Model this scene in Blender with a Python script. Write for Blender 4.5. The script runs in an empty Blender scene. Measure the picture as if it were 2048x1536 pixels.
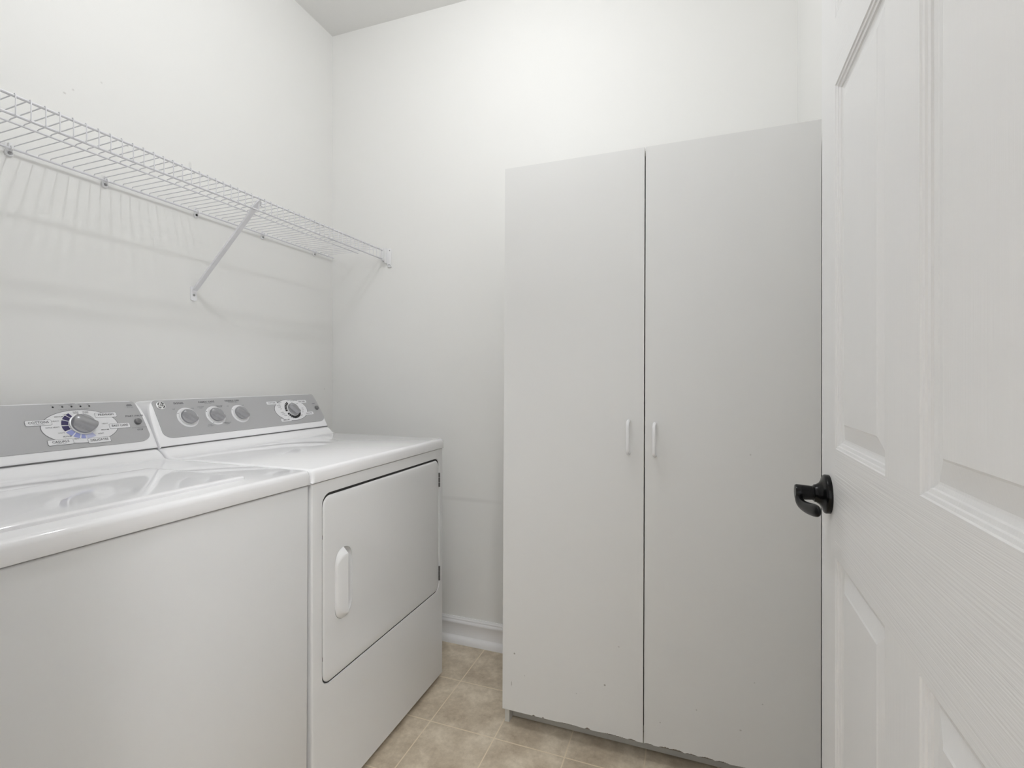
import bpy, bmesh, math, random
from math import sin, cos, pi, radians, sqrt
from mathutils import Vector, Matrix
from mathutils.geometry import tessellate_polygon

S = bpy.context.scene
COL = S.collection

# ------------------------------------------------------------------ camera, world, light, exposure
cam_d = bpy.data.cameras.new('camera')
cam = bpy.data.objects.new('camera', cam_d); COL.objects.link(cam)
cam.location = (0, 0, 1.14)
cam.rotation_euler = (pi/2, 0, radians(20.0))
cam_d.sensor_width = 36.0
cam_d.lens = 973.0/2048*36
cam_d.shift_y = -10.0/2048
cam_d.clip_start = 0.02
S.camera = cam

w = bpy.data.worlds.new('world'); S.world = w; w.use_nodes = True
w.node_tree.nodes['Background'].inputs[0].default_value = (.9, .95, 1, 1)
w.node_tree.nodes['Background'].inputs[1].default_value = 0.3

S.view_settings.view_transform = 'Standard'
S.view_settings.look = 'None'
S.view_settings.gamma = 1
S.view_settings.exposure = 0.08
S.view_settings.use_curve_mapping = False
S.cycles.use_adaptive_sampling = False
S.cycles.max_bounces = 12
S.cycles.diffuse_bounces = 8

def area(name, loc, rot, sx, sy, power, col=(1, 1, 1)):
    l = bpy.data.lights.new(name, 'AREA'); l.shape = 'RECTANGLE'; l.size = sx; l.size_y = sy
    l.energy = power; l.color = col
    o = bpy.data.objects.new(name, l); COL.objects.link(o); o.location = loc; o.rotation_euler = rot
    return o
LAMP_W = 14.6      # the bare bulb of the laundry room's ceiling fixture
HALL_E = 36.0      # emission of the hallway fixture, added as fill light
# soft fill light added behind the camera, set in an added hallway window
area('window_fill_light', (-.3, -2.42, 1.25), (pi/2, 0, 0), 1.9, 2.0, 14, (.97, .985, 1))

# ------------------------------------------------------------------ materials
def mat(name, col, rough=.5, metal=0, bump=None, spec=.5, coat=0):
    m = bpy.data.materials.new(name); m.use_nodes = True
    nt = m.node_tree; p = nt.nodes['Principled BSDF']
    p.inputs['Base Color'].default_value = (*col, 1)
    p.inputs['Roughness'].default_value = rough
    p.inputs['Metallic'].default_value = metal
    p.inputs['Specular IOR Level'].default_value = spec
    p.inputs['Coat Weight'].default_value = coat
    tc = nt.nodes.new('ShaderNodeTexCoord')
    if bump:
        scale, strength, dist = bump[:3]
        n = nt.nodes.new('ShaderNodeTexNoise'); n.inputs['Scale'].default_value = scale
        n.inputs['Detail'].default_value = 3
        mp = nt.nodes.new('ShaderNodeMapping')
        if len(bump) > 3: mp.inputs['Scale'].default_value = bump[3]
        nt.links.new(tc.outputs['Object'], mp.inputs[0]); nt.links.new(mp.outputs[0], n.inputs['Vector'])
        b = nt.nodes.new('ShaderNodeBump'); b.inputs['Strength'].default_value = strength
        b.inputs['Distance'].default_value = dist
        nt.links.new(n.outputs[0], b.inputs['Height']); nt.links.new(b.outputs[0], p.inputs['Normal'])
    else:
        # a trace of roughness variation, as on any handled surface
        n = nt.nodes.new('ShaderNodeTexNoise'); n.inputs['Scale'].default_value = 6
        mr = nt.nodes.new('ShaderNodeMapRange')
        mr.inputs['To Min'].default_value = rough*.9; mr.inputs['To Max'].default_value = min(1, rough*1.1)
        nt.links.new(tc.outputs['Object'], n.inputs['Vector'])
        nt.links.new(n.outputs[0], mr.inputs[0]); nt.links.new(mr.outputs[0], p.inputs['Roughness'])
    return m

def speckle(m, spots, dark):
    """small marks of their own shape: list of (x, y, z, rx, ry, rz) ellipsoids in object space"""
    nt = m.node_tree; p = nt.nodes['Principled BSDF']
    tc = nt.nodes.new('ShaderNodeTexCoord'); prev = None
    base = p.inputs['Base Color'].default_value[:]
    src = None
    for (x, y, z, rx, ry, rz, st) in spots:
        mp = nt.nodes.new('ShaderNodeMapping')
        mp.inputs['Location'].default_value = (-x/rx, -y/ry, -z/rz)
        mp.inputs['Scale'].default_value = (1/rx, 1/ry, 1/rz)
        nt.links.new(tc.outputs['Object'], mp.inputs[0])
        ln = nt.nodes.new('ShaderNodeVectorMath'); ln.operation = 'LENGTH'
        nt.links.new(mp.outputs[0], ln.inputs[0])
        mr = nt.nodes.new('ShaderNodeMapRange')
        mr.inputs['From Min'].default_value = .4 if rx > .05 else .6; mr.inputs['From Max'].default_value = 1.6 if rx > .05 else 1.2
        mr.inputs['To Min'].default_value = st; mr.inputs['To Max'].default_value = 0
        nt.links.new(ln.outputs['Value'], mr.inputs[0])
        if src is None: src = mr.outputs[0]
        else:
            mx = nt.nodes.new('ShaderNodeMath'); mx.operation = 'MAXIMUM'
            nt.links.new(src, mx.inputs[0]); nt.links.new(mr.outputs[0], mx.inputs[1]); src = mx.outputs[0]
    mix = nt.nodes.new('ShaderNodeMix'); mix.data_type = 'RGBA'
    mix.inputs[6].default_value = base; mix.inputs[7].default_value = (*dark, 1)
    nt.links.new(src, mix.inputs[0]); nt.links.new(mix.outputs[2], p.inputs['Base Color'])

def emit(name, col, st):
    m = bpy.data.materials.new(name); m.use_nodes = True
    p = m.node_tree.nodes['Principled BSDF']
    p.inputs['Base Color'].default_value = (.9, .9, .9, 1)
    p.inputs['Emission Color'].default_value = (*col, 1); p.inputs['Emission Strength'].default_value = st
    return m

WALLC = (.79, .788, .776)
M_wall_left = mat('wall_paint_left', WALLC, .6, bump=(350, .10, .001))
M_wall_back = mat('wall_paint_back', WALLC, .6, bump=(350, .10, .001))
M_wall = mat('wall_paint', WALLC, .6, bump=(350, .10, .001))
M_ceil = mat('ceiling_paint', (.76, .757, .745), .8, bump=(250, .12, .001))
M_trim = mat('trim_paint', (.80, .80, .81), .3)
M_enamel = mat('white_enamel', (.85, .85, .87), .07, coat=.3)
M_body = mat('white_cabinet_steel', (.765, .77, .78), .28, bump=(500, .03, .0004))
M_plastic = mat('white_plastic', (.80, .80, .815), .3)
M_bezel = mat('console_white_plastic', (.87, .87, .89), .32)
M_fascia = mat('silver_grey_fascia', (.43, .43, .44), .38, metal=.15)
M_knob = mat('satin_grey_knob', (.36, .36, .375), .3, metal=.55)
M_knob_edge = mat('pale_knob_ring', (.72, .72, .73), .3, metal=.2)
M_btn = mat('dark_grey_button', (.17, .17, .175), .35)
M_ink = mat('dark_ink', (.06, .06, .07), .6)
M_ink2 = mat('grey_ink', (.20, .20, .21), .6)
M_tag = mat('pale_label_print', (.76, .76, .78), .4)
M_navy = mat('navy_print', (.035, .025, .11), .5)
M_blue = mat('periwinkle_print', (.30, .33, .62), .5)
M_lilac = mat('pale_lilac_print', (.50, .52, .72), .5)
M_black = mat('black_print', (.02, .02, .022), .5)
M_seam = mat('dark_rubber_gap_shade', (.03, .03, .03), .8)  # rubber of feet and bumpers; also stands in for shade in gaps
M_chrome = mat('chrome', (.85, .85, .86), .3, metal=.6)
M_steel = mat('zinc_screw', (.35, .35, .35), .4, metal=.9)
M_hinge = mat('dark_hinge_metal', (.12, .12, .12), .45, metal=.5)
M_wire = mat('white_vinyl_wire', (.69, .69, .72), .35)
M_brace = mat('white_painted_steel', (.82, .82, .85), .35)
M_lam = mat('white_laminate', (.71, .71, .705), .42, bump=(700, .04, .0003))
M_lamedge = mat('laminate_edge', (.60, .59, .56), .5)
M_core = mat('chipped_particle_board', (.22, .19, .16), .9, bump=(900, .5, .001))
M_kick = mat('kickboard_laminate', (.45, .44, .41), .5)
M_black_metal = mat('oil_rubbed_black_metal', (.003, .003, .0035), .22, spec=.22)
M_lens2 = emit('hall_fill_diffuser', (.985, .992, 1), HALL_E)
M_frame = mat('fixture_white', (.8, .8, .8), .4)

def grain_mat(name, axis):
    """embossed wood grain of a moulded door skin, ribs running along `axis`"""
    m = bpy.data.materials.new(name); m.use_nodes = True
    nt = m.node_tree; p = nt.nodes['Principled BSDF']
    p.inputs['Base Color'].default_value = (.78, .78, .785, 1); p.inputs['Roughness'].default_value = .34
    tc = nt.nodes.new('ShaderNodeTexCoord')
    mp = nt.nodes.new('ShaderNodeMapping')
    mp.inputs['Scale'].default_value = (1, 2.0, 420) if axis == 'h' else (1, 420, 3.0)
    n = nt.nodes.new('ShaderNodeTexNoise'); n.inputs['Scale'].default_value = 1.0; n.inputs['Detail'].default_value = 2
    n.inputs['Distortion'].default_value = .15
    nt.links.new(tc.outputs['Object'], mp.inputs[0]); nt.links.new(mp.outputs[0], n.inputs['Vector'])
    b = nt.nodes.new('ShaderNodeBump'); b.inputs['Strength'].default_value = .5 if axis == 'h' else .22
    b.inputs['Distance'].default_value = .0012
    nt.links.new(n.outputs[0], b.inputs['Height']); nt.links.new(b.outputs[0], p.inputs['Normal'])
    return m
M_grain_h = grain_mat('door_skin_horizontal_grain', 'h')
M_grain_v = grain_mat('door_skin_vertical_grain', 'v')

def floor_mat():
    m = bpy.data.materials.new('vinyl_tile'); m.use_nodes = True
    nt = m.node_tree; p = nt.nodes['Principled BSDF']; L = nt.links.new
    p.inputs['Roughness'].default_value = .42
    tc = nt.nodes.new('ShaderNodeTexCoord')
    mp = nt.nodes.new('ShaderNodeMapping')
    T = .2286
    mp.inputs['Location'].default_value = (.810+T*20, -1.431+T*20, 0)
    br = nt.nodes.new('ShaderNodeTexBrick')
    br.offset = 0; br.squash = 1
    br.inputs['Scale'].default_value = 1; br.inputs['Brick Width'].default_value = T
    br.inputs['Row Height'].default_value = T; br.inputs['Mortar Size'].default_value = .0022
    br.inputs['Mortar Smooth'].default_value = .3
    L(tc.outputs['Object'], mp.inputs[0]); L(mp.outputs[0], br.inputs['Vector'])
    n1 = nt.nodes.new('ShaderNodeTexNoise'); n1.inputs['Scale'].default_value = 9; n1.inputs['Detail'].default_value = 8
    n1.inputs['Roughness'].default_value = .62
    n2 = nt.nodes.new('ShaderNodeTexNoise'); n2.inputs['Scale'].default_value = 55; n2.inputs['Detail'].default_value = 6
    n2.inputs['Roughness'].default_value = .7
    L(tc.outputs['Object'], n1.inputs['Vector']); L(tc.outputs['Object'], n2.inputs['Vector'])
    ad = nt.nodes.new('ShaderNodeMath'); ad.operation = 'MULTIPLY_ADD'; ad.inputs[1].default_value = .45
    L(n2.outputs[0], ad.inputs[0]); L(n1.outputs[0], ad.inputs[2])
    cr = nt.nodes.new('ShaderNodeValToRGB')
    e = cr.color_ramp.elements
    e[0].position = .52; e[0].color = (.40, .325, .24, 1)
    e[1].position = .92; e[1].color = (.72, .635, .51, 1)
    k = cr.color_ramp.elements.new(.72); k.color = (.55, .47, .36, 1)
    L(ad.outputs[0], cr.inputs[0])
    mx = nt.nodes.new('ShaderNodeMix'); mx.data_type = 'RGBA'
    mx.inputs[7].default_value = (.74, .64, .49, 1)
    L(br.outputs['Fac'], mx.inputs[0]); L(cr.outputs[0], mx.inputs[6]); L(mx.outputs[2], p.inputs['Base Color'])
    b = nt.nodes.new('ShaderNodeBump'); b.inputs['Strength'].default_value = .3; b.inputs['Distance'].default_value = .001
    iv = nt.nodes.new('ShaderNodeMath'); iv.operation = 'MULTIPLY_ADD'; iv.inputs[1].default_value = -1
    L(br.outputs['Fac'], iv.inputs[0]); L(n2.outputs[0], iv.inputs[2])
    L(iv.outputs[0], b.inputs['Height']); L(b.outputs[0], p.inputs['Normal'])
    return m
M_floor = floor_mat()

# ------------------------------------------------------------------ object helpers
def finish(name, bm, m, parent=None, smooth=35, recalc=True):
    if recalc: bmesh.ops.recalc_face_normals(bm, faces=bm.faces[:])
    me = bpy.data.meshes.new(name); bm.to_mesh(me); bm.free()
    for mm in (m if isinstance(m, (list, tuple)) else [m]): me.materials.append(mm)
    if smooth:
        for p in me.polygons: p.use_smooth = True
        me.set_sharp_from_angle(angle=radians(smooth))
    o = bpy.data.objects.new(name, me); COL.objects.link(o)
    if parent: o.parent = parent
    return o

def thing(name, label, cat, loc=(0, 0, 0), rot=(0, 0, 0), group=None):
    o = bpy.data.objects.new(name, None); COL.objects.link(o); o.location = loc; o.rotation_euler = rot
    o.empty_display_size = .1
    o['label'] = label; o['category'] = cat
    if group: o['group'] = group
    return o

def struct(o, label=None):
    o['kind'] = 'structure'
    if label: o['label'] = label
    return o

def V(bm, pts): return [bm.verts.new(p) for p in pts]
def F(bm, vs, mi=0):
    try:
        f = bm.faces.new(vs); f.material_index = mi; return f
    except ValueError: return None

def box(bm, x0, x1, y0, y1, z0, z1, bev=0, seg=2, mi=0):
    v = V(bm, [(x0,y0,z0),(x1,y0,z0),(x1,y1,z0),(x0,y1,z0),(x0,y0,z1),(x1,y0,z1),(x1,y1,z1),(x0,y1,z1)])
    fs = [F(bm, [v[i] for i in q], mi) for q in ((0,3,2,1),(4,5,6,7),(0,1,5,4),(1,2,6,5),(2,3,7,6),(3,0,4,7))]
    if bev:
        es = list({e for f in fs for e in f.edges})
        r = bmesh.ops.bevel(bm, geom=es, offset=bev, segments=seg, affect='EDGES', profile=.5)
        for f in r['faces']: f.material_index = mi
    return v

def loft(bm, rings, cap0=True, cap1=True, closed=True, mi=0):
    vr = [V(bm, r) for r in rings]
    for a, b in zip(vr, vr[1:]):
        n = len(a)
        for i in range(n if closed else n-1):
            F(bm, [a[i], a[(i+1) % n], b[(i+1) % n], b[i]], mi)
    if cap0: F(bm, vr[0][::-1], mi)
    if cap1: F(bm, vr[-1], mi)
    return vr

def tube(bm, pts, r, n=8, cap=True, mi=0):
    pts = [Vector(p) for p in pts]; rings = []
    t0 = (pts[1]-pts[0]).normalized()
    up = Vector((0, 0, 1)) if abs(t0.z) < .9 else Vector((1, 0, 0))
    prev = None
    for i, p in enumerate(pts):
        a = pts[max(i-1, 0)]; b = pts[min(i+1, len(pts)-1)]
        t = (b-a).normalized()
        x = (prev - t*prev.dot(t)).normalized() if prev else up.cross(t).normalized()
        prev = x; y = t.cross(x)
        rr = r(i/(len(pts)-1)) if callable(r) else r
        ra, rb = rr if isinstance(rr, tuple) else (rr, rr)
        rings.append([tuple(p + x*ra*cos(2*pi*k/n) + y*rb*sin(2*pi*k/n)) for k in range(n)])
    loft(bm, rings, cap, cap, mi=mi)

def lathe(bm, prof, frame, n=32, mi=0, close0=True, close1=True):
    """prof: list of (r, h); frame(a, b, h) -> point; a,b in-plane, h along the axis"""
    rings = [[frame(r*cos(2*pi*k/n), r*sin(2*pi*k/n), h) for k in range(n)] for r, h in prof]
    loft(bm, rings, close0, close1, mi=mi)

def rrect(x0, x1, y0, y1, r, n=6):
    pts = []
    for cx, cy, a0 in ((x1-r, y1-r, 0), (x0+r, y1-r, 90), (x0+r, y0+r, 180), (x1-r, y0+r, 270)):
        for k in range(n+1):
            a = radians(a0 + 90*k/n); pts.append((cx+r*cos(a), cy+r*sin(a)))
    return pts

def fill(bm, outer, holes, fr, mi=0):
    """flat face (outer loop with holes) in 2-D, mapped by fr(a,b)"""
    loops = [outer]+list(holes)
    tris = tessellate_polygon([[Vector((a, b, 0)) for a, b in l] for l in loops])
    flat = [p for l in loops for p in l]
    vs = V(bm, [fr(a, b) for a, b in flat])
    for t in tris: F(bm, [vs[i] for i in t], mi)
    return vs

def weld(bm, d=1e-5): bmesh.ops.remove_doubles(bm, verts=bm.verts[:], dist=d)

FONT_CACHE = {}
def text_into(bm, s, fr, a, b, size, align='CENTER', xs=1.0, shear=0.0, mi=0, off=0.0):
    """flat filled lettering mapped by fr(a,b) into bm"""
    cu = bpy.data.curves.new('t', 'FONT'); cu.body = s; cu.size = 1; cu.align_x = 'CENTER' if align == 'CENTER' else align
    cu.align_y = 'CENTER'; cu.resolution_u = 2; cu.shear = shear; cu.offset = off; cu.space_line = .85
    ob = bpy.data.objects.new('t', cu); COL.objects.link(ob)
    dg = bpy.context.evaluated_depsgraph_get()
    me = bpy.data.meshes.new_from_object(ob.evaluated_get(dg))
    vs = [bm.verts.new(fr(a + v.co.x*size*xs, b + v.co.y*size)) for v in me.vertices]
    for p in me.polygons: F(bm, [vs[i] for i in p.vertices], mi)
    bpy.data.objects.remove(ob); bpy.data.curves.remove(cu); bpy.data.meshes.remove(me)

# ------------------------------------------------------------------ the room
XL, XR, YB, YF, ZC = -1.621, .352, 1.915, .235, 2.797
TH = .12
OX0, OX1, OZ = -.572, .203, 2.05          # the doorway the camera looks through
HY = -2.2                                  # far side of the hallway behind the camera
bm = bmesh.new(); box(bm, XL-TH, 1.3, HY-TH, YB+TH, -.05, 0)
struct(finish('floor', bm, M_floor, smooth=0), 'beige mottled vinyl floor with nine inch tile pattern')
# ceiling sags very slightly towards the right
bm = bmesh.new()
v = V(bm, [(XL, YF-TH, ZC), (XR, YF-TH, ZC-.021*(XR-XL)), (XR, YB, ZC-.021*(XR-XL)), (XL, YB, ZC),
           (XL, YF-TH, ZC+.1), (XR, YF-TH, ZC+.1), (XR, YB, ZC+.1), (XL, YB, ZC+.1)])
for q in ((0,1,2,3),(7,6,5,4),(0,4,5,1),(1,5,6,2),(2,6,7,3),(3,7,4,0)): F(bm, [v[i] for i in q])
struct(finish('ceiling', bm, M_ceil, smooth=0), 'flat painted ceiling, greyer than the walls')
ZT = ZC+.1
speckle(M_wall_left, [(XL, .84, 1.93, .01, .004, .003, .35), (XL, .86, 1.95, .01, .003, .003, .3), (XL, 1.0, 1.855, .01, .004, .003, .3),
                      (XL, 1.20, 1.88, .01, .006, .012, .18), (XL, 1.215, 1.86, .01, .004, .010, .18),
                      (XL, .93, 2.01, .01, .003, .003, .25), (XL, 1.86, 1.093, .01, .004, .004, .3)], (.35, .34, .32))
speckle(M_wall_back, [(-.90, YB, .617, .13, .01, .008, .16),], (.42, .41, .39))
def wallbox(name, m, lab, *b):
    bm = bmesh.new(); box(bm, *b); return struct(finish(name, bm, m, smooth=0), lab)
wallbox('wall_left', M_wall_left, 'off-white wall behind the laundry machines', XL-TH, XL, HY, YB+TH, 0, ZT)
wallbox('wall_back', M_wall_back, 'off-white wall behind the tall cabinet', XL, XR, YB, YB+TH, 0, ZT)
wallbox('wall_right', M_wall, 'narrow strip of off-white wall behind the open door', XR, XR+TH, YF-TH, YB+TH, 0, ZT)
# entry wall with the doorway, one mesh
bm = bmesh.new()
fill(bm, [(XL, 0), (OX0, 0), (OX0, OZ), (OX1, OZ), (OX1, 0), (XR, 0), (XR, ZT), (XL, ZT)], [], lambda a, b: (a, YF, b))
bmesh.ops.solidify(bm, geom=bm.faces[:], thickness=0)
bm.clear()
outl = [(XL, 0), (OX0, 0), (OX0, OZ), (OX1, OZ), (OX1, 0), (XR, 0), (XR, ZT), (XL, ZT)]
A = fill(bm, outl, [], lambda a, b: (a, YF, b)); B = fill(bm, outl, [], lambda a, b: (a, YF-TH, b))
for i in range(8): F(bm, [A[i], A[(i+1) % 8], B[(i+1) % 8], B[i]])
struct(finish('wall_front', bm, M_wall, smooth=0), 'entry wall around the doorway')
wallbox('wall_hallway_right', M_wall, 'hallway wall', 1.3, 1.3+TH, HY, YF, 0, ZT)
outl = [(XL-TH, 0), (1.3+TH, 0), (1.3+TH, ZT), (XL-TH, ZT)]; hol = [(-1.2, .3), (.6, .3), (.6, 2.2), (-1.2, 2.2)]  # window opening added to let the fill light in
bm = bmesh.new()
A = fill(bm, outl, [hol], lambda a, b: (a, HY, b)); B = fill(bm, outl, [hol], lambda a, b: (a, HY-TH, b))
for o_, n_ in ((0, 4), (4, 4)):
    for i in range(n_): F(bm, [A[o_+i], A[o_+(i+1) % n_], B[o_+(i+1) % n_], B[o_+i]])
struct(finish('wall_hallway_far', bm, M_wall, smooth=0), 'hallway wall with an opening added for the fill light, facing the doorway')
bm = bmesh.new()  # unseen window frame, added with the fill light
for b_ in ((-1.2, -1.15, .3, 2.2), (.55, .6, .3, 2.2), (-.325, -.275, .3, 2.2), (-1.2, .6, .3, .35), (-1.2, .6, 2.15, 2.2)):
    box(bm, b_[0], b_[1], HY-.08, HY-.04, b_[2], b_[3])
struct(finish('fill_window_1', bm, M_trim, smooth=0), 'white window frame added in front of the hallway fill light')
wallbox('wall_hallway_front', M_wall, 'hallway wall beside the doorway', XR, 1.3, YF-TH, YF, 0, ZT)
wallbox('ceiling_hallway', M_ceil, 'hallway ceiling', XL-TH, 1.3+TH, HY-TH, YF-TH, ZC, ZT)
# door jamb lining
bm = bmesh.new()
for b in ((OX0-.0, OX0+.012, YF-TH-.002, YF+.002, 0, OZ), (OX1-.004, OX1+.0, YF-TH-.002, YF+.002, 0, OZ),
          (OX0, OX1, YF-TH-.002, YF+.002, OZ-.012, OZ)): box(bm, *b)
struct(finish('trim_1', bm, M_trim, smooth=0), 'white jamb lining of the doorway')

def baseboard(name, p0, p1, nrm, lab):
    """moulded baseboard with shoe, from p0 to p1 along a wall; nrm points into the room"""
    prof = [(0, 0), (.030, 0), (.0295, .008), (.027, .017), (.021, .025), (.0145, .029), (.0135, .031),
            (.0135, .078), (.0150, .081), (.0150, .086), (.0125, .090), (.0095, .093), (.0095, .098), (.0060, .101), (.0050, .1055), (0, .1055)]
    bm = bmesh.new()
    loft(bm, [[(p[0]+nrm[0]*a, p[1]+nrm[1]*a, b) for a, b in prof] for p in (p0, p1)])
    return struct(finish(name, bm, M_trim, smooth=40), lab)
baseboard('baseboard_back', (XL+.031, YB), (XR-.031, YB), (0, -1), 'white moulded baseboard with shoe moulding along the back wall')
baseboard('baseboard_left', (XL, YF), (XL, YB), (1, 0), 'white moulded baseboard behind the machines')
baseboard('baseboard_right', (XR, YF), (XR, YB), (-1, 0), 'white moulded baseboard behind the door')

# ceiling fixtures (above the frame, they light the room)
def fixture(name, lab, x0, x1, y0, y1, zt, lens):
    t = thing(name, lab, 'light', ((x0+x1)/2, (y0+y1)/2, zt))
    cx, cy = (x0+x1)/2, (y0+y1)/2
    bm = bmesh.new(); box(bm, x0-cx, x1-cx, y0-cy, y1-cy, -.085, -.014, .012, 3)
    finish('diffuser', bm, lens, t)
    bm = bmesh.new(); box(bm, x0-cx-.01, x1-cx+.01, y0-cy-.01, y1-cy+.01, -.013, .0, .003)
    finish('base_pan', bm, M_frame, t)
    return t
LZ = ZC-.021*(-.60-XL)
t = thing('ceiling_light', 'small bare bulb ceiling light over the middle of the laundry room', 'light', (-.60, .95, LZ))
bm = bmesh.new(); lathe(bm, [(.028, -.0395), (.020, -.045), (.020, -.11), (.024, -.12), (.024, -.155), (.020, -.16)], lambda a, b, h: (a, b, h), 32)
finish('lamp_socket', bm, M_frame, t)
bm = bmesh.new(); lathe(bm, [(.075, 0), (.075, -.012), (.05, -.03), (.03, -.039)], lambda a, b, h: (a, b, h), 32)
finish('canopy', bm, M_frame, t)     # the glowing bulb under it is the point light itself
pl = bpy.data.lights.new('bulb_light', 'POINT'); pl.energy = LAMP_W; pl.shadow_soft_size = .032; pl.color = (.972, .987, 1)
po = bpy.data.objects.new('bulb_light', pl); COL.objects.link(po); po.location = (-.60, .95, LZ-.200)
fixture('ceiling_light', 'square white ceiling light added as fill in the hallway outside the doorway', -.0+.45, .95, -1.25, -.75, ZC, M_lens2)  # unseen lamp added to fill the lower part of the room

# ------------------------------------------------------------------ console face frame
E2 = Vector((-.075, 0, .138)); FL = E2.length; E2.normalize()
NN = Vector((.138, 0, .075)).normalized()
CO = Vector((-1.425, 0, .942))
def cf(h):            # point on the control face: a = world Y, b = distance up the face
    return lambda a, b: tuple(CO + Vector((0, a, 0)) + E2*b + NN*h)

def console(parent, Y0, Y1):
    def outline(ins):
        L = [(0, 0), (.0002, .03), (.001, .06), (.0025, .085), (.005, .11), (.009, .130), (.015, .145), (.023, .1535), (.033, .157)]
        pts = [(Y0+max(ins, 0)+x, max(q, ins) if q < .1 else q-ins) for x, q in L]
        pts[0] = (Y0+ins, ins)
        R = [(Y0+Y1-a, b) for a, b in pts]
        return [(a, b) for a, b in R] + pts[::-1]
    bm = bmesh.new()
    rings = []
    for ins, h in ((.009, 0), (.005, -.0008), (.0018, -.003), (.0, -.008), (0, -.014)):
        rings.append([cf(h)(a, b) for a, b in outline(ins)])
    last = rings[-1]
    rings.append([(-1.565, y, max(z, .943)) for x, y, z in last])
    rings.append([(-1.575, y, max(z-.01, .943)) for x, y, z in last])
    loft(bm, rings)
    return finish('control_console', bm, M_bezel, parent, smooth=28)

def fascia(con, Y0, Y1):
    """grey panel, lower corners rounded wide, upper corners tight and leaning in"""
    pts = []
    def arc(cx, cy, rx, ry, a0, a1, n=8):
        for k in range(n+1):
            a = radians(a0+(a1-a0)*k/n); pts.append((cx+rx*cos(a), cy+ry*sin(a)))
    q0, q1 = .026, .1518
    arc(Y1-.032, q0+.022, .032, .022, -90, 0)
    m0 = list(pts)
    pts.append((Y1-.0015, .080)); pts.append((Y1-.0035, .105)); pts.append((Y1-.0065, .125))
    arc(Y1-.020, q1-.014, .0105, .014, 20, 90, 5)
    m0.append((Y1, .100)); pts, m0 = m0, pts
    arc(Y1-.012, q1-.010, .012, .010, 0, 90, 5)
    pts, m0 = m0, pts
    m = [(Y0+Y1-a, b) for a, b in m0][::-1]
    out = pts+m
    bm = bmesh.new()
    cy = (Y0+Y1)/2
    loft(bm, [[cf(.0001)(a, b) for a, b in out], [cf(.0012)(a, b) for a, b in out],
              [cf(.0016)(cy+(a-cy)*.998, .088+(b-.088)*.99) for a, b in out]], cap0=False)
    return finish('fascia_panel', bm, M_fascia, con, smooth=0)

def kframe(Y, q, h0=.0016):
    return lambda a, b, h: tuple(CO + Vector((0, Y+a, 0)) + E2*(q+b) + NN*(h0+h))

def knob(con, Y, q, R, ang, name='knob', H=.020, w=.42, label=None):
    """round knob with a raised grip bar across it, and pale edge ring"""
    fr = kframe(Y, q)
    bm = bmesh.new()
    n = 48; ca, sa = cos(radians(ang)), sin(radians(ang))
    def hf(x, y):
        u = x*ca+y*sa; t = -x*sa+y*ca
        s = abs(t)/(R*w)
        g = max(0, 1-s*s)**.55 if s < 1 else 0
        e = max(0, 1-(abs(u)/R)**6)
        return .009+(H-.009)*g*(.72+.28*e)
    rs = [0.0, .12, .25, .38, .5, .62, .74, .85, .93, .975, 1.0]
    rings = []
    for r in rs[1:]:
        rings.append([fr(R*r*cos(2*pi*k/n), R*r*sin(2*pi*k/n), hf(R*r*cos(2*pi*k/n), R*r*sin(2*pi*k/n))-(.0015 if r == 1 else 0)) for k in range(n)])
    rings.append([fr(R*1.0*cos(2*pi*k/n), R*1.0*sin(2*pi*k/n), .004) for k in range(n)])
    rings.append([fr(R*1.10*cos(2*pi*k/n), R*1.10*sin(2*pi*k/n), .0035) for k in range(n)])
    rings.append([fr(R*1.12*cos(2*pi*k/n), R*1.12*sin(2*pi*k/n), .0005) for k in range(n)])
    vr = loft(bm, rings, cap0=False, cap1=False)
    c = bm.verts.new(fr(0, 0, hf(0, 0)))
    for k in range(n): F(bm, [c, vr[0][k], vr[0][(k+1) % n]])
    for f in bm.faces: f.material_index = 0
    bm.faces.ensure_lookup_table()
    # outer flange is paler
    for f in bm.faces:
        m = sum((v.co for v in f.verts), Vector())/len(f.verts)
        d = m - Vector(fr(0, 0, 0)); d -= NN*d.dot(NN)
        if d.length > R*1.01: f.material_index = 1
    return finish(name, bm, [M_knob, M_knob_edge], con, smooth=45)

def disc(bm, Y, q, ra, rb, h, mi=0, n=48, thick=.0004):
    pts = [(Y+ra*cos(2*pi*k/n), q+rb*sin(2*pi*k/n)) for k in range(n)]
    loft(bm, [[cf(h-thick)(a, b) for a, b in pts], [cf(h)(a, b) for a, b in pts]], cap0=False, mi=mi)

def sector(bm, Y, q, r0, r1, a0, a1, h, mi=0, n=6, asp=1.0):
    P = [(Y+r1*cos(radians(a0+(a1-a0)*k/n)), q+asp*r1*sin(radians(a0+(a1-a0)*k/n))) for k in range(n+1)]
    P += [(Y+r0*cos(radians(a1-(a1-a0)*k/n)), q+asp*r0*sin(radians(a1-(a1-a0)*k/n))) for k in range(n+1)]
    vs = V(bm, [cf(h)(a, b) for a, b in P])
    for k in range(n): F(bm, [vs[k], vs[k+1], vs[2*n-k], vs[2*n+1-k]], mi)

def pill(bm, Y0, Y1, q0, q1, h, mi=0, r=.003):
    pts = rrect(Y0, Y1, q0, q1, r, 4)
    loft(bm, [[cf(h-.0004)(a, b) for a, b in pts], [cf(h)(a, b) for a, b in pts]], cap0=False, mi=mi)

def button(con, Y, q, R):
    bm = bmesh.new()
    lathe(bm, [(R*1.08, 0), (R*1.08, .001), (R*1.0, .0012), (R, .004), (R*.9, .0062), (R*.6, .0075), (R*.2, .008)], kframe(Y, q), 28)
    return finish('start_button', bm, M_btn, con)

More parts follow.
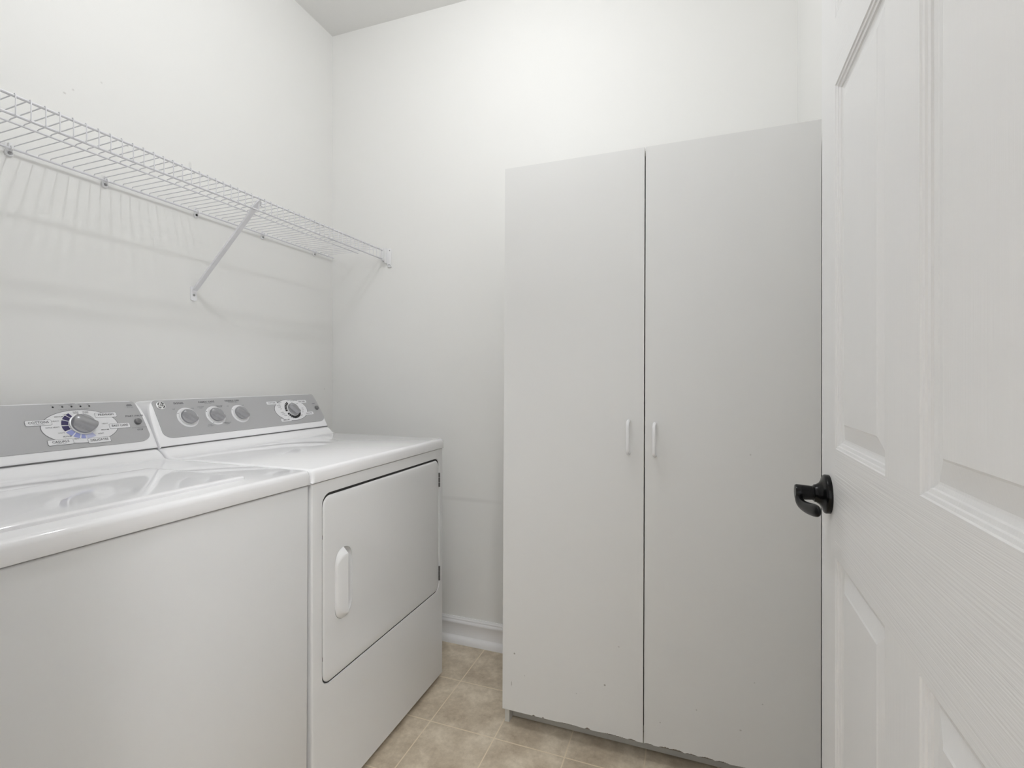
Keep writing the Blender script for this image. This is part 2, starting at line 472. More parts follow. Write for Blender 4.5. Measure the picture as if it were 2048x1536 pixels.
# ------------------------------------------------------------------ machines: deck, body
XF = -.884
def deck(parent, Y0, Y1, zt=.914, zs=.879, hx=None):
    """enamel top: skirt, rounded front edge, slope up to the console shelf"""
    f = XF+.005
    prof = [(f-.012, zs), (f-.001, zs), (f, zs+.003), (f, zt-.012), (f-.002, zt-.005), (f-.006, zt-.0015), (f-.013, zt),
            (-1.20, zt+.0010), (-1.375, zt+.0015), (-1.392, zt+.003), (-1.402, zt+.009), (-1.412, zt+.018), (-1.420, zt+.0235), (-1.430, zt+.0268),
            (-1.58, zt+.0268), (-1.58, zs)]
    sh = lambda pr, d: [(max(x, -1.58), z) if z <= zs+.001 else (x-(d if x > -1.3 else 0), z-(d*.9 if z > zs+.01 else 0)) for x, z in pr]
    bm = bmesh.new()
    st = [(Y0, .009), (Y0+.0015, .005), (Y0+.005, .0015), (Y0+.010, 0), (Y1-.010, 0), (Y1-.005, .0015), (Y1-.0015, .005), (Y1, .009)]
    loft(bm, [[(x, y, z) for x, z in sh(prof, d)] for y, d in st])
    return finish('top_deck', bm, M_enamel, parent, smooth=50)

def console_gap_shade(parent, Y0, Y1):   # dark strip in place of the shade where console meets deck
    bm = bmesh.new(); box(bm, -1.56, -1.4275, Y0+.004, Y1-.002, .9405, .9440)
    finish('console_gap_shade', bm, M_btn, parent, smooth=0)
def seam(parent, Y0, Y1, z):      # dark strip set back, standing in for the shadow in the gap under the deck
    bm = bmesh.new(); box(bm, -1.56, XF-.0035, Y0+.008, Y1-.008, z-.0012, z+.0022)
    finish('deck_gap_shade', bm, M_seam, parent, smooth=0)

# ---- dryer
DY0, DY1 = .967, 1.658
dry = thing('clothes_dryer', 'white dryer right of the washer, with three knobs and a timer dial', 'dryer', (0, 0, 0))
deck(dry, DY0, DY1)
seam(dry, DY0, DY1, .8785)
HY0, HY1, HZ0, HZ1 = 1.005, 1.628, .345, .844        # door opening
bm = bmesh.new()
yz = lambda x: (lambda a, b: (x, a, b))
rr = .006
def body_ring(x, i): return rrect(DY0+.003+i, DY1-.003-i, .022, .8725, .0035, 3)
hole = rrect(HY0, HY1, HZ0, HZ1, .030, 8)
o0 = rrect(DY0+.003+rr, DY1-.003-rr, .022+.002, .8770-.001, .001, 2)
fill(bm, o0, [hole], yz(XF))
oi = [[(XF-rr+rr*sin(radians(90-t)) if True else 0, a, b) for a, b in rrect(DY0+.003+rr*(1-sin(radians(t)))*1.0, DY1-.003-rr*(1-sin(radians(t))), .024-.002*(sin(radians(t))), .8760+.001*sin(radians(t)), .001, 2)] for t in (0, 30, 60, 90)]
loft(bm, oi + [[(-1.57, a, b) for a, b in rrect(DY0+.003, DY1-.003, .022, .8770, .001, 2)]], cap0=False)
# recess the door sits in
loft(bm, [[(XF, a, b) for a, b in hole], [(XF-.003, a, b) for a, b in rrect(HY0+.001, HY1-.001, HZ0+.001, HZ1-.001, .030, 8)],
          [(XF-.050, a, b) for a, b in rrect(HY0+.001, HY1-.001, HZ0+.001, HZ1-.001, .030, 8)]], cap0=False)
weld(bm)
finish('cabinet_body', bm, M_body, dry, smooth=30)
for y in (DY0+.05, DY1-.05):
    for x in (XF-.06, -1.5):
        bm = bmesh.new()
        lathe(bm, [(.02, 0), (.02, .012), (.008, .013), (.008, .024)], lambda a, b, h, x=x, y=y: (x+a, y+b, h), 16)
        finish('levelling_foot', bm, M_seam, dry)
# dryer door with handle opening
gy0, gy1, gz0, gz1 = HY0+.0035, HY1-.002, HZ0+.003, HZ1-.0068
sy0, sy1, sz0, sz1 = 1.053, 1.122, .492, .684
stad = rrect(sy0, sy1, sz0, sz1, .0335, 10)
bm = bmesh.new()
prof = [(0, XF+.0006), (-.0035, XF-.0006), (-.0058, XF-.0030), (-.007, XF-.0065)]
def dr(i): return rrect(gy0+.007+i, gy1-.007-i, gz0+.007+i, gz1-.007-i, max(.022-i, .01), 8)
f0 = dr(0)
fill(bm, f0, [stad], yz(XF+.0006))
loft(bm, [[(x, a, b) for a, b in dr(i)] for i, x in prof] + [[(XF-.0205, a, b) for a, b in dr(-.007)]], cap0=False)
weld(bm)
ddoor = finish('dryer_door', bm, M_body, dry, smooth=50)
bm = bmesh.new()  # dark ring standing in for the shade in the gap around the door
fill(bm, rrect(HY0+.0012, HY1-.0012, HZ0+.0012, HZ1-.0012, .030, 8), [rrect(gy0+.001, gy1-.001, gz0+.001, gz1-.001, .028, 8)], yz(XF-.0032))
finish('door_gap_shade', bm, M_seam, dry, smooth=0)
# moulded handle: ramp rising to a lip on the left half, finger pocket on the right
bm = bmesh.new()
yc = (sy0+sy1)/2; R = .0335; NR = 44; rows = []
def half(y):
    d = abs(y-yc); d = min(d, R)
    zt = sz1-R+sqrt(max(R*R-d*d, 0)) if d > 0 else sz1
    return sz0+(sz1-zt), zt
def grid(ys, hfun):
    g = []
    for y in ys:
        z0, z1 = half(y); row = []
        for k in range(NR+1):
            t = k/NR
            t = .5-.5*cos(pi*t)
            z = z0+(z1-z0)*t
            row.append(bm.verts.new((XF+.0006+hfun(y, z, z0, z1), y, z)))
        g.append(row)
    for a, b in zip(g, g[1:]):
        for k in range(NR): F(bm, [a[k], a[k+1], b[k+1], b[k]])
    return g
def hl(y, z, z0, z1):
    a = (y-sy0)/(yc-sy0)
    b = min(1, max(0, min(z1-z, z-z0))/.016)
    return .0160*min(max(a, 0)**.38, 1)*b
def hr(y, z, z0, z1):
    e = min(z1-z, z-z0); b = min(1, max(0, e)/.010); c = min(1, (sy1-y)/.006)
    return -.013*min(b, max(c, 0))
g1 = grid([sy0+(yc-sy0)*t for t in (0, .02, .06, .12, .2, .32, .46, .62, .8, 1)], hl)
g2 = grid([yc+(sy1-yc)*t for t in (0, .3, .6, .82, .9, .96, 1)], hr)
for k in range(NR): F(bm, [g1[-1][k], g1[-1][k+1], g2[0][k+1], g2[0][k]])
weld(bm)
h = finish('door_handle', bm, M_body, ddoor, smooth=25)
for zc_ in (.762, .411):
    bm = bmesh.new()
    for k in range(3):
        tube(bm, [(XF+.001, HY1-.0025, zc_-.027+.018*k), (XF+.001, HY1-.0025, zc_-.011+.018*k)], .0036, 10)
    finish('door_hinge', bm, M_hinge, ddoor)
for zc_ in (.732, .418):
    bm = bmesh.new(); box(bm, XF-.014, XF-.002, HY0+.0002, HY0+.0045, zc_-.006, zc_+.006, .001)
    finish('door_bumper', bm, M_seam, ddoor)

# dryer console
con = console(dry, DY0, DY1+.001)
console_gap_shade(dry, DY0, DY1)
fascia(con, .987, 1.655)
bm = bmesh.new(); bmr = bmesh.new()
let = None
for (Y, q) in ((1.078, .0885), (1.1725, .088), (1.2665, .0875)):
    b2 = bmesh.new()
    lathe(b2, [(.0335, -.001), (.0335, .0008), (.0325, .0014), (.0298, .0014), (.0295, .0008), (.0, .0008)][:5], kframe(Y, q, .0010), 48)
    for ang in ((135, 225) if Y > 1.2 or Y < 1.1 else (135, 250, 300)):
        pass
    finish('knob_ring', b2, M_tag, con)
    knob(con, Y+.001, q+.0005, .0245, -42)
dots = [(1.078, 150), (1.1725, 150), (1.1725, 235), (1.1725, 300), (1.2665, 150)]
for Y, a in dots:
    q = .088
    b3 = bmesh.new(); disc(b3, Y+.0312*cos(radians(a)), q+.0312*sin(radians(a)), .0013, .0013, .0030, n=10); finish('setting_dot', b3, M_ink, con, smooth=0)
fr = cf(.0020)
def word(s, frm, Y, q, sz, mi=0, xs=1.0, off=.01):
    b3 = bmesh.new(); text_into(b3, s, frm, Y, q, sz, xs=xs, off=off)
    return finish('lettering', b3, [M_ink, M_ink2][mi], con, smooth=0)
T = lambda s, Y, q, sz, mi=0, xs=1.0, off=.01: word(s, fr, Y, q, sz, mi, xs, off)
T('SIGNAL', 1.0655, .1385, .0085, xs=1.15); T('FABRIC CARE', 1.158, .1385, .0085, xs=1.1); T('WRINKLE CARE', 1.2525, .1385, .0080, xs=1.0)
T('REDUCES HEAT', 1.1615, .1325, .0035, 1); T('EXTENDED TUMBLE', 1.2545, .1325, .0035, 1, xs=1.15)
T('OFF', 1.043, .1187, .0052, 1); T('ON', 1.104, .1181, .0052, 1)
T('COTTONS\nHIGH', 1.1315, .1200, .0050, 1); T('EASY CARE\nMEDIUM', 1.198, .1203, .0048, 1)
T('FLUFF\nNO HEAT', 1.141, .0545, .0048, 1); T('DELICATES\nLOW', 1.205, .0560, .0050, 1)
T('ON', 1.2287, .1186, .0052, 1); T('OFF', 1.2886, .1185, .0052, 1)
T('START', 1.626, .1073, .0060)
# timer dial
TY, TQ = 1.497, .0868
disc(bm, TY, TQ, .0815, .0465, .0019, mi=1); disc(bm, TY, TQ, .0795, .0448, .0022, mi=0)
for a0, a1, b0, b1, s in ((1.391, 1.440, .1145, .1270, 'COTTONS'), (1.541, 1.590, .1135, .1260, 'EASY CARE'),
                          (1.554, 1.603, .0595, .0720, 'DELICATES'), (1.4265, 1.4760, .0400, .0525, 'TIMED DRY')):
    pill(bm, a0, a1, b0, b1, .0026, mi=0, r=.004)
    word(s, cf(.0030), (a0+a1)/2, (b0+b1)/2, .0070, xs=.95)
finish('dial_plate', bm, [M_tag, M_ink2], con, smooth=0)
fr = cf(.0026)
for s, Y, q in (('MORE DRY', 1.452, .1215), ('DRY', 1.448, .1150), ('LESS DRY', 1.443, .1085), ('DAMP', 1.444, .1015), ('OFF', 1.4475, .0935),
                ('80 MIN', 1.447, .0790), ('60 MIN', 1.450, .0715), ('40 MIN', 1.457, .0640), ('30', 1.469, .0580), ('20', 1.479, .0540), ('10', 1.489, .0510), ('5', 1.500, .0495),
                ('MORE DRY', 1.520, .1255), ('DRY', 1.538, .1120), ('DRY', 1.556, .0905), ('LESS', 1.554, .0825), ('OFF', 1.549, .0735), ('DAMP', 1.535, .0600), ('COOL', 1.500, .1270)):
    T(s, Y, q, .0048, 1)
bm = bmesh.new()
for k in range(17):
    a = 112+k*13.2
    if k == 6: continue
    sector(bm, TY+.006, TQ+.0005, .026, .0375, a, a+(12.6 if k > 8 else 10.8), .0027, 0, 3)
finish('dial_ring', bm, M_black, con, smooth=0)
knob(con, TY+.0070, TQ+.001, .0250, -52, 'timer_knob', H=.023)
button(con, 1.6328, .087, .0085)
# round maker's badge with curled monogram
bm = bmesh.new()
BY, BQ = 1.0095, .1335
lathe(bm, [(.0135, 0), (.0135, .0016), (.0125, .0026), (.0112, .0028), (.0108, .0022)], kframe(BY, BQ, .0012), 40, mi=0)
for a0, a1 in ((20, 75), (105, 165), (200, 250), (290, 345)):
    sector(bm, BY, BQ, .0080, .0104, a0, a1, .0040, 1, 8)
    am = radians((a0+a1)/2)
    disc(bm, BY+.0078*cos(radians(a1)), BQ+.0078*sin(radians(a1)), .0014, .0014, .0041, mi=1, n=10)
text_into(bm, 'GE', cf(.0042), BY, BQ, .0105, xs=.85, shear=.35, mi=1, off=.01)
finish('badge', bm, [M_chrome, M_black], con, smooth=40)

# ---- washer (stands a touch higher at its near end)
WY0, WY1 = .272, .963
wash = thing('washing_machine', 'white top-loading washer with its lid shut, to the left of the dryer', 'washing machine', (0, WY1-.0062, 0), (radians(-.36), 0, 0))
wash_off = -WY1
deck(wash, WY0, WY1)
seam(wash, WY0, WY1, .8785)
bm = bmesh.new(); box(bm, -1.57, XF, WY0+.003, WY1-.003, .022, .8765, .005, 3)
finish('cabinet_body', bm, M_body, wash)
for y in (WY0+.05, WY1-.05):
    for x in (XF-.06, -1.5):
        bm = bmesh.new()
        lathe(bm, [(.02, 0.001), (.02, .012), (.008, .013), (.008, .024)], lambda a, b, h, x=x, y=y: (x+a, y+b, h), 16)
        finish('levelling_foot', bm, M_seam, wash)
# lid: slab with softly rounded edges, hinge end tapering into the deck
bm = bmesh.new()
LX0, LX1, LY0, LY1 = -1.245, -.934, .375, .822
rings = []
for i, z in ((-.0005, .9135), (0, .9145), (.0, .9185), (.0012, .9205), (.004, .9215), (.012, .9220)):
    rings.append([(a, b, z) for a, b in rrect(LX0+i, LX1-i, LY0+i, LY1-i, max(.007-i, .002), 4)])
loft(bm, rings)
finish('lid', bm, M_enamel, wash, smooth=40)
con = console(wash, WY0-.001, WY1+.0015)
console_gap_shade(wash, WY0, WY1)
fascia(con, WY0+.002, .951)
bm = bmesh.new(); let = None
OY, OQ = .795, .0852
disc(bm, OY, OQ, .0850, .0475, .0019, mi=1); disc(bm, OY, OQ, .0833, .0460, .0022, mi=0)
for a0, a1, b0, b1, s in ((.6850, .7355, .0945, .1085, 'COTTONS'), (.7160, .7670, .0395, .0535, 'CASUALS'),
                          (.7985, .8490, .0355, .0495, 'DELICATES'), (.8320, .8825, .1065, .1200, 'PREWASH'), (.8570, .9070, .0715, .0855, 'EASY CARE')):
    pill(bm, a0-.0008, a1+.0008, b0-.0008, b1+.0008, .0023, mi=1, r=.0035); pill(bm, a0, a1, b0, b1, .0026, mi=0, r=.003)
    word(s, cf(.0030), (a0+a1)/2, (b0+b1)/2+.0008, .0085 if s != 'EASY CARE' else .0082, xs=.98, off=.008)
    if s in ('COTTONS', 'CASUALS'): word('NORMAL WASH', cf(.0030), (a0+a1)/2, b0+.0025, .0028, 1)
finish('dial_plate', bm, [M_tag, M_ink2], con, smooth=0)
fr = cf(.0026)
T('LIGHT', .7700, .1200, .0048, 1); T('MEDIUM', .7530, .1150, .0048, 1); T('HEAVY', .7440, .1035, .0048, 1); T('EXTRA HEAVY', .7345, .0868, .0046, 1, xs=.95)
T('LIGHT', .7485, .0705, .0048, 1); T('MEDIUM', .7580, .0600, .0048, 1); T('HEAVY', .7764, .0515, .0048, 1)
T('HEAVY', .8483, .0878, .0048, 1); T('MEDIUM', .8440, .0704, .0048, 1); T('LIGHT', .8317, .0605, .0048, 1)
T('QUICK\nRINSE', .7915, .1245, .0043, 1); T('DRAIN\n& SPIN', .8125, .1240, .0043, 1)
fr = cf(.0020)
T('START / PAUSE', .9265, .1053, .0068, xs=1.05); T('HOLD 3 SECONDS TO', .9300, .0690, .0036, 1, xs=1.1); T('STOP', .9300, .0620, .0064)
for k, s in enumerate(('FILL', 'WASH', 'RINSE', 'SPIN', 'LID')):
    T(s, .7460+.0196*k, .1466, .0030, 1)
T('CYCLE STATUS', .785, .1508, .0032); 
T('TURN DIAL TO CYCLE, PULL TO START', .790, .1345, .0030, 1, xs=1.25)
T('10 CYCLES', .9235, .1330, .0034, 1)
pts = [(.9145, .1375), (.9175, .1425), (.9285, .1425), (.9315, .1375), (.9285, .1365), (.9175, .1365)]
b3 = bmesh.new(); F(b3, V(b3, [cf(.0020)(a, b) for a, b in pts])); finish('lid_symbol', b3, M_ink2, con, smooth=0)
bm = bmesh.new()
KY, KQ = .7985, .0905
segs = [(120, 131, 0), (134, 152, 0), (156, 177, 0), (181, 203, 0), (207, 228, 1), (232, 250, 1), (254, 268, 1), (271, 300, 2)]
for a0, a1, mi in segs: sector(bm, KY-.001, KQ-.001, .030, .0445, a0, a1, .0027, mi, 5, asp=.88)
for a0 in (-18, 4, 26, 48, 70):      # faint pale outlines on the right of the ring
    sector(bm, KY-.001, KQ-.001, .0440, .0445, a0, a0+19, .0027, 3, 5, asp=.88)
finish('dial_ring', bm, [M_navy, M_blue, M_lilac, M_knob_edge], con, smooth=0)
knob(con, KY, KQ, .0265, -32, 'cycle_knob', H=.024, w=.62)
button(con, .9305, .0872, .0088)
for k in range(5):
    bm = bmesh.new()
    lathe(bm, [(.0022, 0), (.0022, .0008), (.0015, .0016), (.0005, .0018)], kframe(.7480+.0196*k, .1426-.0001*k, .0012), 14)
    finish('indicator_light', bm, M_black, con)
# parts were laid out in world Y: shift them under the washer's own origin
for o in wash.children: o.location.y = wash_off

# ------------------------------------------------------------------ wire shelf
shelf = thing('wire_shelf', 'white wire shelf high on the left wall with one diagonal support brace', 'shelf', (0, 0, 0))
XFr, XMid, XBk = -1.322, -1.452, XL+.014
YS0, YS1 = YF+.02, YB-.02
bm = bmesh.new(); tube(bm, [(XFr, YS0, 1.7305), (XFr, YS1, 1.7305)], .0032, 10); finish('front_top_rail', bm, M_wire, shelf)
bm = bmesh.new(); tube(bm, [(XFr, YS0, 1.6905), (XFr, YS1, 1.6905)], .0032, 10); finish('front_lower_rail', bm, M_wire, shelf)
bm = bmesh.new(); tube(bm, [(XMid, YS0, 1.7255), (XMid, YS1-.006, 1.7255)], .0025, 8); finish('middle_rail', bm, M_wire, shelf)
bm = bmesh.new(); tube(bm, [(XBk, YS0, 1.7215), (XBk, YB-.008, 1.7215)], .0030, 8); finish('back_rail', bm, M_wire, shelf)
wires = bmesh.new(); lip = bmesh.new()
y = .5985 - .0254*12
while y < YS1-.002:
    r = .0013
    tube(wires, [(XFr, y, 1.7345), (XMid+.003, y, 1.7310), (XMid, y, 1.7295), (XMid-.002, y, 1.7290), (XBk+.004, y, 1.7285), (XBk+.001, y, 1.7275), (XBk, y, 1.7245)], r, 6)
    tube(lip, [(XFr, y, 1.7348), (XFr+.003, y, 1.7345), (XFr+.0043, y, 1.7315), (XFr+.0043, y, 1.6895)], r, 6)
    y += .0254
finish('deck_wires', wires, M_wire, shelf); finish('front_lip_wires', lip, M_wire, shelf)
# support brace: channel from wall plate to front rails
bm = bmesh.new()
BYc = 1.2120
p0 = Vector((XL+.006, BYc, 1.448)); p1 = Vector((XFr+.006, BYc, 1.722))
d = (p1-p0).normalized(); nrm = Vector((d.z, 0, -d.x))   # faces down and out
def sec(p, w, dep, cant=0):
    a = Vector((0, 1, 0))
    return [tuple(p+a*sw*w+nrm*sd*dep) for sw, sd in ((-1, -1), (-1, .8), (-.8, 1), (.8, 1), (1, .8), (1, -1), (.75, -1), (.75, .6), (-.75, .6), (-.75, -1))]
L_ = (p1-p0).length
loft(bm, [sec(p0, .0085, .0015), sec(p0+d*.012, .0082, .0035), sec(p0+d*(L_-.05), .0080, .0040), sec(p0+d*(L_-.035), .0105, .0030), sec(p0+d*(L_-.012), .0105, .0025), sec(p1, .0050, .0022)])
brace = finish('support_brace', bm, M_brace, shelf, smooth=30)
bm = bmesh.new()
plate = [(-.0115, .026), (.0115, .026), (.0115, -.0185), (.006, -.0215), (0, -.0225), (-.006, -.0215), (-.0115, -.0185)]
loft(bm, [[(XL+.0002, BYc+a, 1.434+b) for a, b in plate], [(XL+.0025, BYc+a, 1.434+b) for a, b in plate]])
finish('wall_plate', bm, M_brace, brace, smooth=0)
bm = bmesh.new(); lathe(bm, [(.0042, 0), (.0042, .001), (.003, .0022), (.0005, .0025)], lambda a, b, h: (XL+.0025+h, BYc+a, 1.432+b), 16)
finish('screw', bm, M_steel, brace)
bm = bmesh.new()
tube(bm, [(XFr-.004, BYc+.004, 1.722), (XFr-.006, BYc+.016, 1.719), (XFr-.002, BYc+.026, 1.721), (XFr+.002, BYc+.030, 1.727)], .0030, 8)
tube(bm, [(XFr-.006, BYc+.010, 1.714), (XFr-.008, BYc+.022, 1.712)], .0028, 8)
finish('rail_hook', bm, M_brace, brace)
# wall clips
for i, (yc_, sc) in enumerate(((.722, 1.0), (.937, 1.0), (1.2195, 1.0), (1.501, 1.0), (1.790, 1.0))):
    bm = bmesh.new()
    fr3 = lambda a, b, h: (XL+.0004+h, yc_+a, 1.712+b)
    lathe(bm, [(.0085, 0), (.0085, .004), (.0070, .0060), (.0050, .0064), (.0048, .0040)], fr3, 20)
    tube(bm, [(XL+.005, yc_, 1.718), (XL+.012, yc_, 1.7172), (XL+.0185, yc_, 1.7200), (XL+.0180, yc_, 1.7260), (XL+.012, yc_, 1.7275)], .0028, 8)
    tube(bm, [(XL+.004, yc_-.007, 1.716), (XL+.008, yc_-.0085, 1.730), (XL+.0065, yc_-.0085, 1.737)], .0016, 6)
    tube(bm, [(XL+.003, yc_+.002, 1.716), (XL+.003, yc_+.002, 1.738)], .0042, 10)
    clip = finish('wall_clip', bm, M_plastic, shelf)
    bm = bmesh.new()
    lathe(bm, [(.0036, 0), (.0034, .0012), (.0004, .0016)], lambda a, b, h: (XL+.0048+h, yc_+a, 1.712+b), 12)
    finish('screw', bm, M_seam if i == 2 else M_steel, clip)
# end bracket on the back wall
bm = bmesh.new()
xb = -1.297
box(bm, xb-.013, xb+.011, YB-.004, YB, 1.668, 1.741, .0012)
box(bm, xb-.014, xb-.0115, YB-.024, YB-.003, 1.672, 1.741, .0008)
box(bm, XFr-.006, XFr+.009, YB-.024, YB-.0215, 1.682, 1.739, .0008)
box(bm, XFr-.006, XFr+.013, YB-.024, YB-.002, 1.682, 1.6845, .0008)
lathe(bm, [(.0075, 0), (.0075, .006), (.006, .008)], lambda a, b, h: (xb+a, YB-.0002-h, 1.664+b), 18)
box(bm, xb-.008, xb+.012, YB-.008, YB, 1.655, 1.658, .0008)
eb = finish('end_bracket', bm, M_plastic, shelf)
for zz in (1.731, 1.665):
    bm = bmesh.new(); yy = YB-.004 if zz > 1.7 else YB-.0082
    lathe(bm, [(.0026, 0), (.0024, .0012), (.0004, .0015)], lambda a, b, h: (xb+.002+a, yy-h, zz+b), 12); finish('screw', bm, M_steel, eb)

# ------------------------------------------------------------------ tall cabinet
CX0, CX1, CY, CT, CB = -.577, .3285, 1.493, 1.829, .057
cab = thing('storage_cabinet', 'tall off-white laminate cabinet with two plain doors beside the open door', 'cabinet', (0, 0, 0))
lean = lambda x, z: x + (.0095-(x-CX0)/(CX1-CX0)*.0085)*max(0, z-CB)/(CT-CB)    # the carcass is a little out of square
def leanbm(bm):
    for v_ in bm.verts: v_.co.x = lean(v_.co.x, v_.co.z)
DT = .016
bm = bmesh.new()
for b in ((CX0, CX0+.016, CY+DT+.006, YB-.034, 0, CT-.002), (CX1-.016, CX1, CY+DT+.006, YB-.034, 0, CT-.002)): box(bm, *b, .0006, 1)
leanbm(bm); finish('side_panels', bm, M_lamedge, cab, smooth=0)
bm = bmesh.new(); box(bm, CX0+.0165, CX1-.0165, CY+DT+.006, YB-.034, CT-.018, CT-.002)
leanbm(bm); finish('top_panel', bm, M_lamedge, cab, smooth=0)
bm = bmesh.new(); box(bm, CX0+.0165, CX1-.0165, CY+DT+.04, YB-.05, .055, .071)
for z in (.5, .95, 1.4): box(bm, CX0+.0165, CX1-.0165, CY+DT+.06, YB-.05, z, z+.016)
leanbm(bm); finish('shelves', bm, M_lamedge, cab, smooth=0)
bm = bmesh.new(); box(bm, CX0+.0165, CX1-.0165, YB-.045, YB-.040, .06, CT-.02)
leanbm(bm); finish('back_panel', bm, M_lamedge, cab, smooth=0)
bm = bmesh.new(); box(bm, CX0+.0165, CX1-.0165, CY+.052, CY+.066, .004, .0545)
leanbm(bm); finish('kickboard', bm, M_kick, cab, smooth=0)
random.seed(4)
def cab_door(x0, x1, chips, spots):
    bm = bmesh.new()
    n = 260; xs = [x0+(x1-x0)*k/n for k in range(n+1)]
    bite = []
    for x in xs:
        t = (x-x0)/(x1-x0); b = 0
        for c, wd, dp in chips:
            e = abs(t-c)/wd
            if e < 1: b = max(b, dp*(1-e**2)*(.55+.45*random.random()))
        bite.append(b+.0004*random.random())
    z1 = CT
    # thin laminate skin with the ragged chipped lower edge over a particle board core
    fr_b = V(bm, [(x, CY, CB+b) for x, b in zip(xs, bite)]); bk_b = V(bm, [(x, CY+.0012, CB+b*.8) for x, b in zip(xs, bite)])
    a = V(bm, [(x, CY, CB+.012) for x in xs])
    for k in range(n):
        F(bm, [fr_b[k], fr_b[k+1], a[k+1], a[k]]); F(bm, [bk_b[k], bk_b[k+1], fr_b[k+1], fr_b[k]])
    tl, tr = V(bm, [(x0, CY, z1), (x1, CY, z1)]); F(bm, a+[tr, tl])
    m1 = bmesh.new(); box(m1, x0, x1, CY+.0012, CY+DT, CB, z1, 0, 1)
    me = bpy.data.meshes.new('tmp'); m1.to_mesh(me); m1.free()
    nf = len(bm.faces); bm.from_mesh(me); bpy.data.meshes.remove(me)
    bm.faces.ensure_lookup_table()
    for f in bm.faces[nf:]:
        nz = f.normal.z; zc2 = f.calc_center_median().z
        f.material_index = 1 if (zc2 < CB+.001 or abs(f.normal.y) > .9 and f.calc_center_median().y < CY+.003) else 2
    # close skin's top and sides
    for xx in (x0, x1):
        v4 = V(bm, [(xx, CY, CB+.012), (xx, CY, z1), (xx, CY+.0012, z1), (xx, CY+.0012, CB+.012)]); F(bm, v4, 2)
    v4 = V(bm, [(x0, CY, z1), (x1, CY, z1), (x1, CY+.0012, z1), (x0, CY+.0012, z1)]); F(bm, v4, 2)
    leanbm(bm)
    m = M_lam.copy(); speckle(m, spots, (.25, .24, .22))
    return finish('cabinet_door', bm, [m, M_core, M_lamedge], cab, smooth=0, recalc=False)
GX = -.1275
dl = cab_door(CX0, GX-.0016, [(.24, .012, .004), (.31, .006, .006), (.50, .10, .0022), (.63, .02, .006), (.80, .10, .003), (.93, .03, .004)],
              [(-.535, CY, .245, .003, .01, .003, .8), (-.242, CY, .205, .003, .01, .003, .8), (-.545, CY, .145, .0018, .01, .008, .5), (-.2, CY, .33, .003, .01, .0022, .4),
               (-.50, CY, .18, .002, .01, .002, .35), (-.33, CY, .16, .002, .01, .002, .35)])
dr_ = cab_door(GX+.0016, CX1, [(.03, .03, .003), (.13, .04, .0055), (.20, .05, .006), (.29, .04, .004), (.38, .05, .005), (.47, .04, .004), (.6, .08, .002), (.85, .05, .004)],
               [(.02, CY, .19, .002, .01, .002, .5), (.19, CY, .245, .002, .01, .002, .4), (.135, CY, .16, .003, .01, .0022, .45), (.16, CY, .93, .0025, .01, .0025, .35),
                (.17, CY, .30, .002, .01, .002, .35), (-.08, CY, .13, .0022, .01, .0022, .4)])
def cab_handle(door, x, zt, zb):
    bm = bmesh.new(); y0 = CY+.0002
    pts = []
    for k in range(7):
        a = radians(90*k/6); pts.append((x, y0-.030*sin(a)-.0, zt-.004-.012*(1-cos(a))))
    mid = [(x, y0-.030, zt-.016-(zt-zb-.032)*k/6) for k in range(1, 6)]
    low = []
    for k in range(7):
        a = radians(90*k/6); low.append((x, y0-.030*cos(a), zb+.004+.012*(1-sin(a))))
    tube(bm, pts+mid+low, lambda t: (.0052, .0046), 14)
    finish('handle', bm, M_plastic, door, smooth=60)
cab_handle(dl, -.1705, 1.018, .913); cab_handle(dr_, -.0955, 1.012, .910)

# ------------------------------------------------------------------ the open room door
ang = radians(2.05); W, HD = .782, 2.03
door = bpy.data.objects.new('door_1', None); COL.objects.link(door)
struct(door, 'white six-panel room door standing open at the right with a black lever')
door.location = (.226, 1.02, 0); door.rotation_euler = (0, 0, -ang)
# door space: x = out of the face toward the room (negative), y = -t, z up
cols = [(.0998, .341), (.441, .682)]; rows = [(.235, .853), (1.027, 1.616), (1.723, 1.915)]
def skin(bm, side):
    sx = -1 if side == 0 else 1; x0 = 0 if side == 0 else .035
    P = lambda t, z, d: (x0 - sx*d, -t, z)
    ts = sorted({0, W, *[a for c in cols for a in c]}); zs = sorted({.012, HD, *[a for r_ in rows for a in r_]})
    cache = {}
    def vv(t, z):
        if (t, z) not in cache: cache[(t, z)] = bm.verts.new(P(t, z, 0))
        return cache[(t, z)]
    for i in range(len(ts)-1):
        for j in range(len(zs)-1):
            t0, t1, z0, z1 = ts[i], ts[i+1], zs[j], zs[j+1]
            if (t0, t1) in cols and (z0, z1) in rows:
                prev = [vv(t0, z0), vv(t1, z0), vv(t1, z1), vv(t0, z1)]
                for ins, dp in ((.0012, .0018), (.0045, .0026), (.0055, .0046), (.0095, .0056), (.0105, .0078), (.0150, .0092), (.0175, .0095), (.0400, .0042), (.0425, .0030)):
                    cur = V(bm, [P(t0+ins, z0+ins, dp), P(t1-ins, z0+ins, dp), P(t1-ins, z1-ins, dp), P(t0+ins, z1-ins, dp)])
                    for k in range(4): F(bm, [prev[k], prev[(k+1) % 4], cur[(k+1) % 4], cur[k]], 1)
                    prev = cur
                F(bm, prev, 1)
            else:
                stile = t1 <= .0999 or t0 >= .6819 or ((z0, z1) in rows)
                F(bm, [vv(t0, z0), vv(t1, z0), vv(t1, z1), vv(t0, z1)], 1 if stile else 0)
    return cache
bm = bmesh.new(); a_ = skin(bm, 0); b_ = skin(bm, 1)
ts = sorted({k[0] for k in a_}); zs = sorted({k[1] for k in a_})
edge = [(t, zs[0]) for t in ts]+[(ts[-1], z) for z in zs[1:]]+[(t, zs[-1]) for t in ts[::-1][1:]]+[(ts[0], z) for z in zs[::-1][1:-1]]
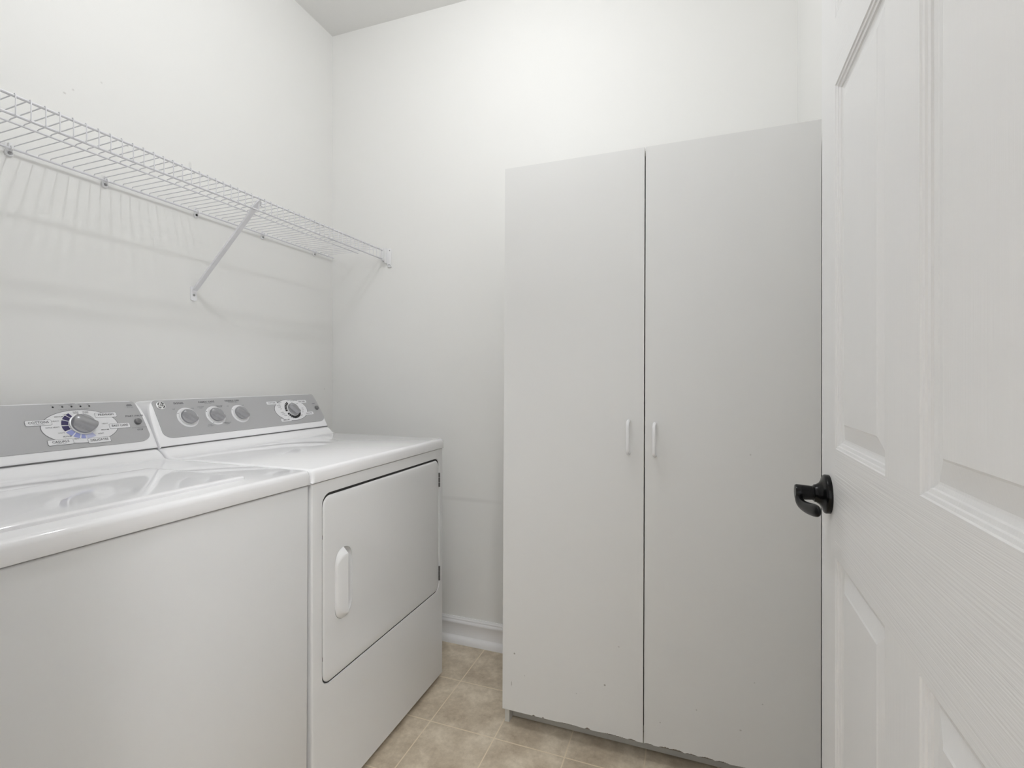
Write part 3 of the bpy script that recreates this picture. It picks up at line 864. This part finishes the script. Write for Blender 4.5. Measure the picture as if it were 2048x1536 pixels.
for k in range(len(edge)):
    F(bm, [a_[edge[k]], a_[edge[(k+1) % len(edge)]], b_[edge[(k+1) % len(edge)]], b_[edge[k]]], 1)
slab = finish('door_panel', bm, [M_grain_h, M_grain_v], door, smooth=0)

def lever(side):
    sx = -1 if side == 0 else 1; x0 = 0 if side == 0 else .035
    c = (-.0575, .944)
    fr_ = lambda a, b, h: (x0+sx*h, c[0]+a, c[1]+b)
    bm = bmesh.new()
    lathe(bm, [(.0325, 0), (.0328, .0060), (.0318, .0078), (.0290, .0092), (.0235, .0112), (.0185, .0145), (.0155, .0190), (.0145, .0225),
               (.0125, .0235), (.0125, .0250), (.0119, .0256), (.0122, .0290), (.0128, .040), (.0132, .0485), (.0120, .0508), (.006, .0514)], fr_, 40)
    root = finish('door_handle', bm, M_black_metal, door, smooth=40)
    bm = bmesh.new()
    pth = [(.0400, .004, .000), (.0455, -.003, -.005), (.0462, -.010, -.0115), (.0448, -.020, -.0155), (.0415, -.034, -.0168), (.0385, -.050, -.0158), (.0350, -.066, -.0138), (.0322, -.080, -.0118), (.0310, -.088, -.0110), (.0305, -.0915, -.0110)]
    pp = [Vector((x0+sx*h, c[0]+a, c[1]+b)) for h, a, b in pth]
    rad = [(.005, .007), (.0062, .0085), (.0066, .0082), (.0068, .0088), (.0068, .0094), (.0068, .0100), (.0066, .0105), (.0062, .0102), (.0045, .0075), (.0015, .003)]
    rad = [(b, a) for a, b in rad]
    # cross sections: width along z, thickness in plan
    rings = []
    for i, p in enumerate(pp):
        a = pp[max(i-1, 0)]; b = pp[min(i+1, len(pp)-1)]; t = (b-a).normalized(); s_ = t.cross(Vector((0, 0, 1))).normalized(); u_ = s_.cross(t)
        rz, rt = rad[i]
        rings.append([tuple(p+s_*rt*cos(2*pi*k/16)+u_*rz*sin(2*pi*k/16)) for k in range(16)])
    loft(bm, rings)
    o = finish('lever', bm, M_black_metal, root, smooth=60)
    ss = o.modifiers.new('s', 'SUBSURF'); ss.levels = 1; ss.render_levels = 2
lever(0); lever(1)
for z in (.22, 1.02, 1.82):
    bm = bmesh.new(); tube(bm, [(-.003, -W-.004, z-.045), (-.003, -W-.004, z+.045)], .006, 12); finish('door_hinge', bm, M_black_metal, door)
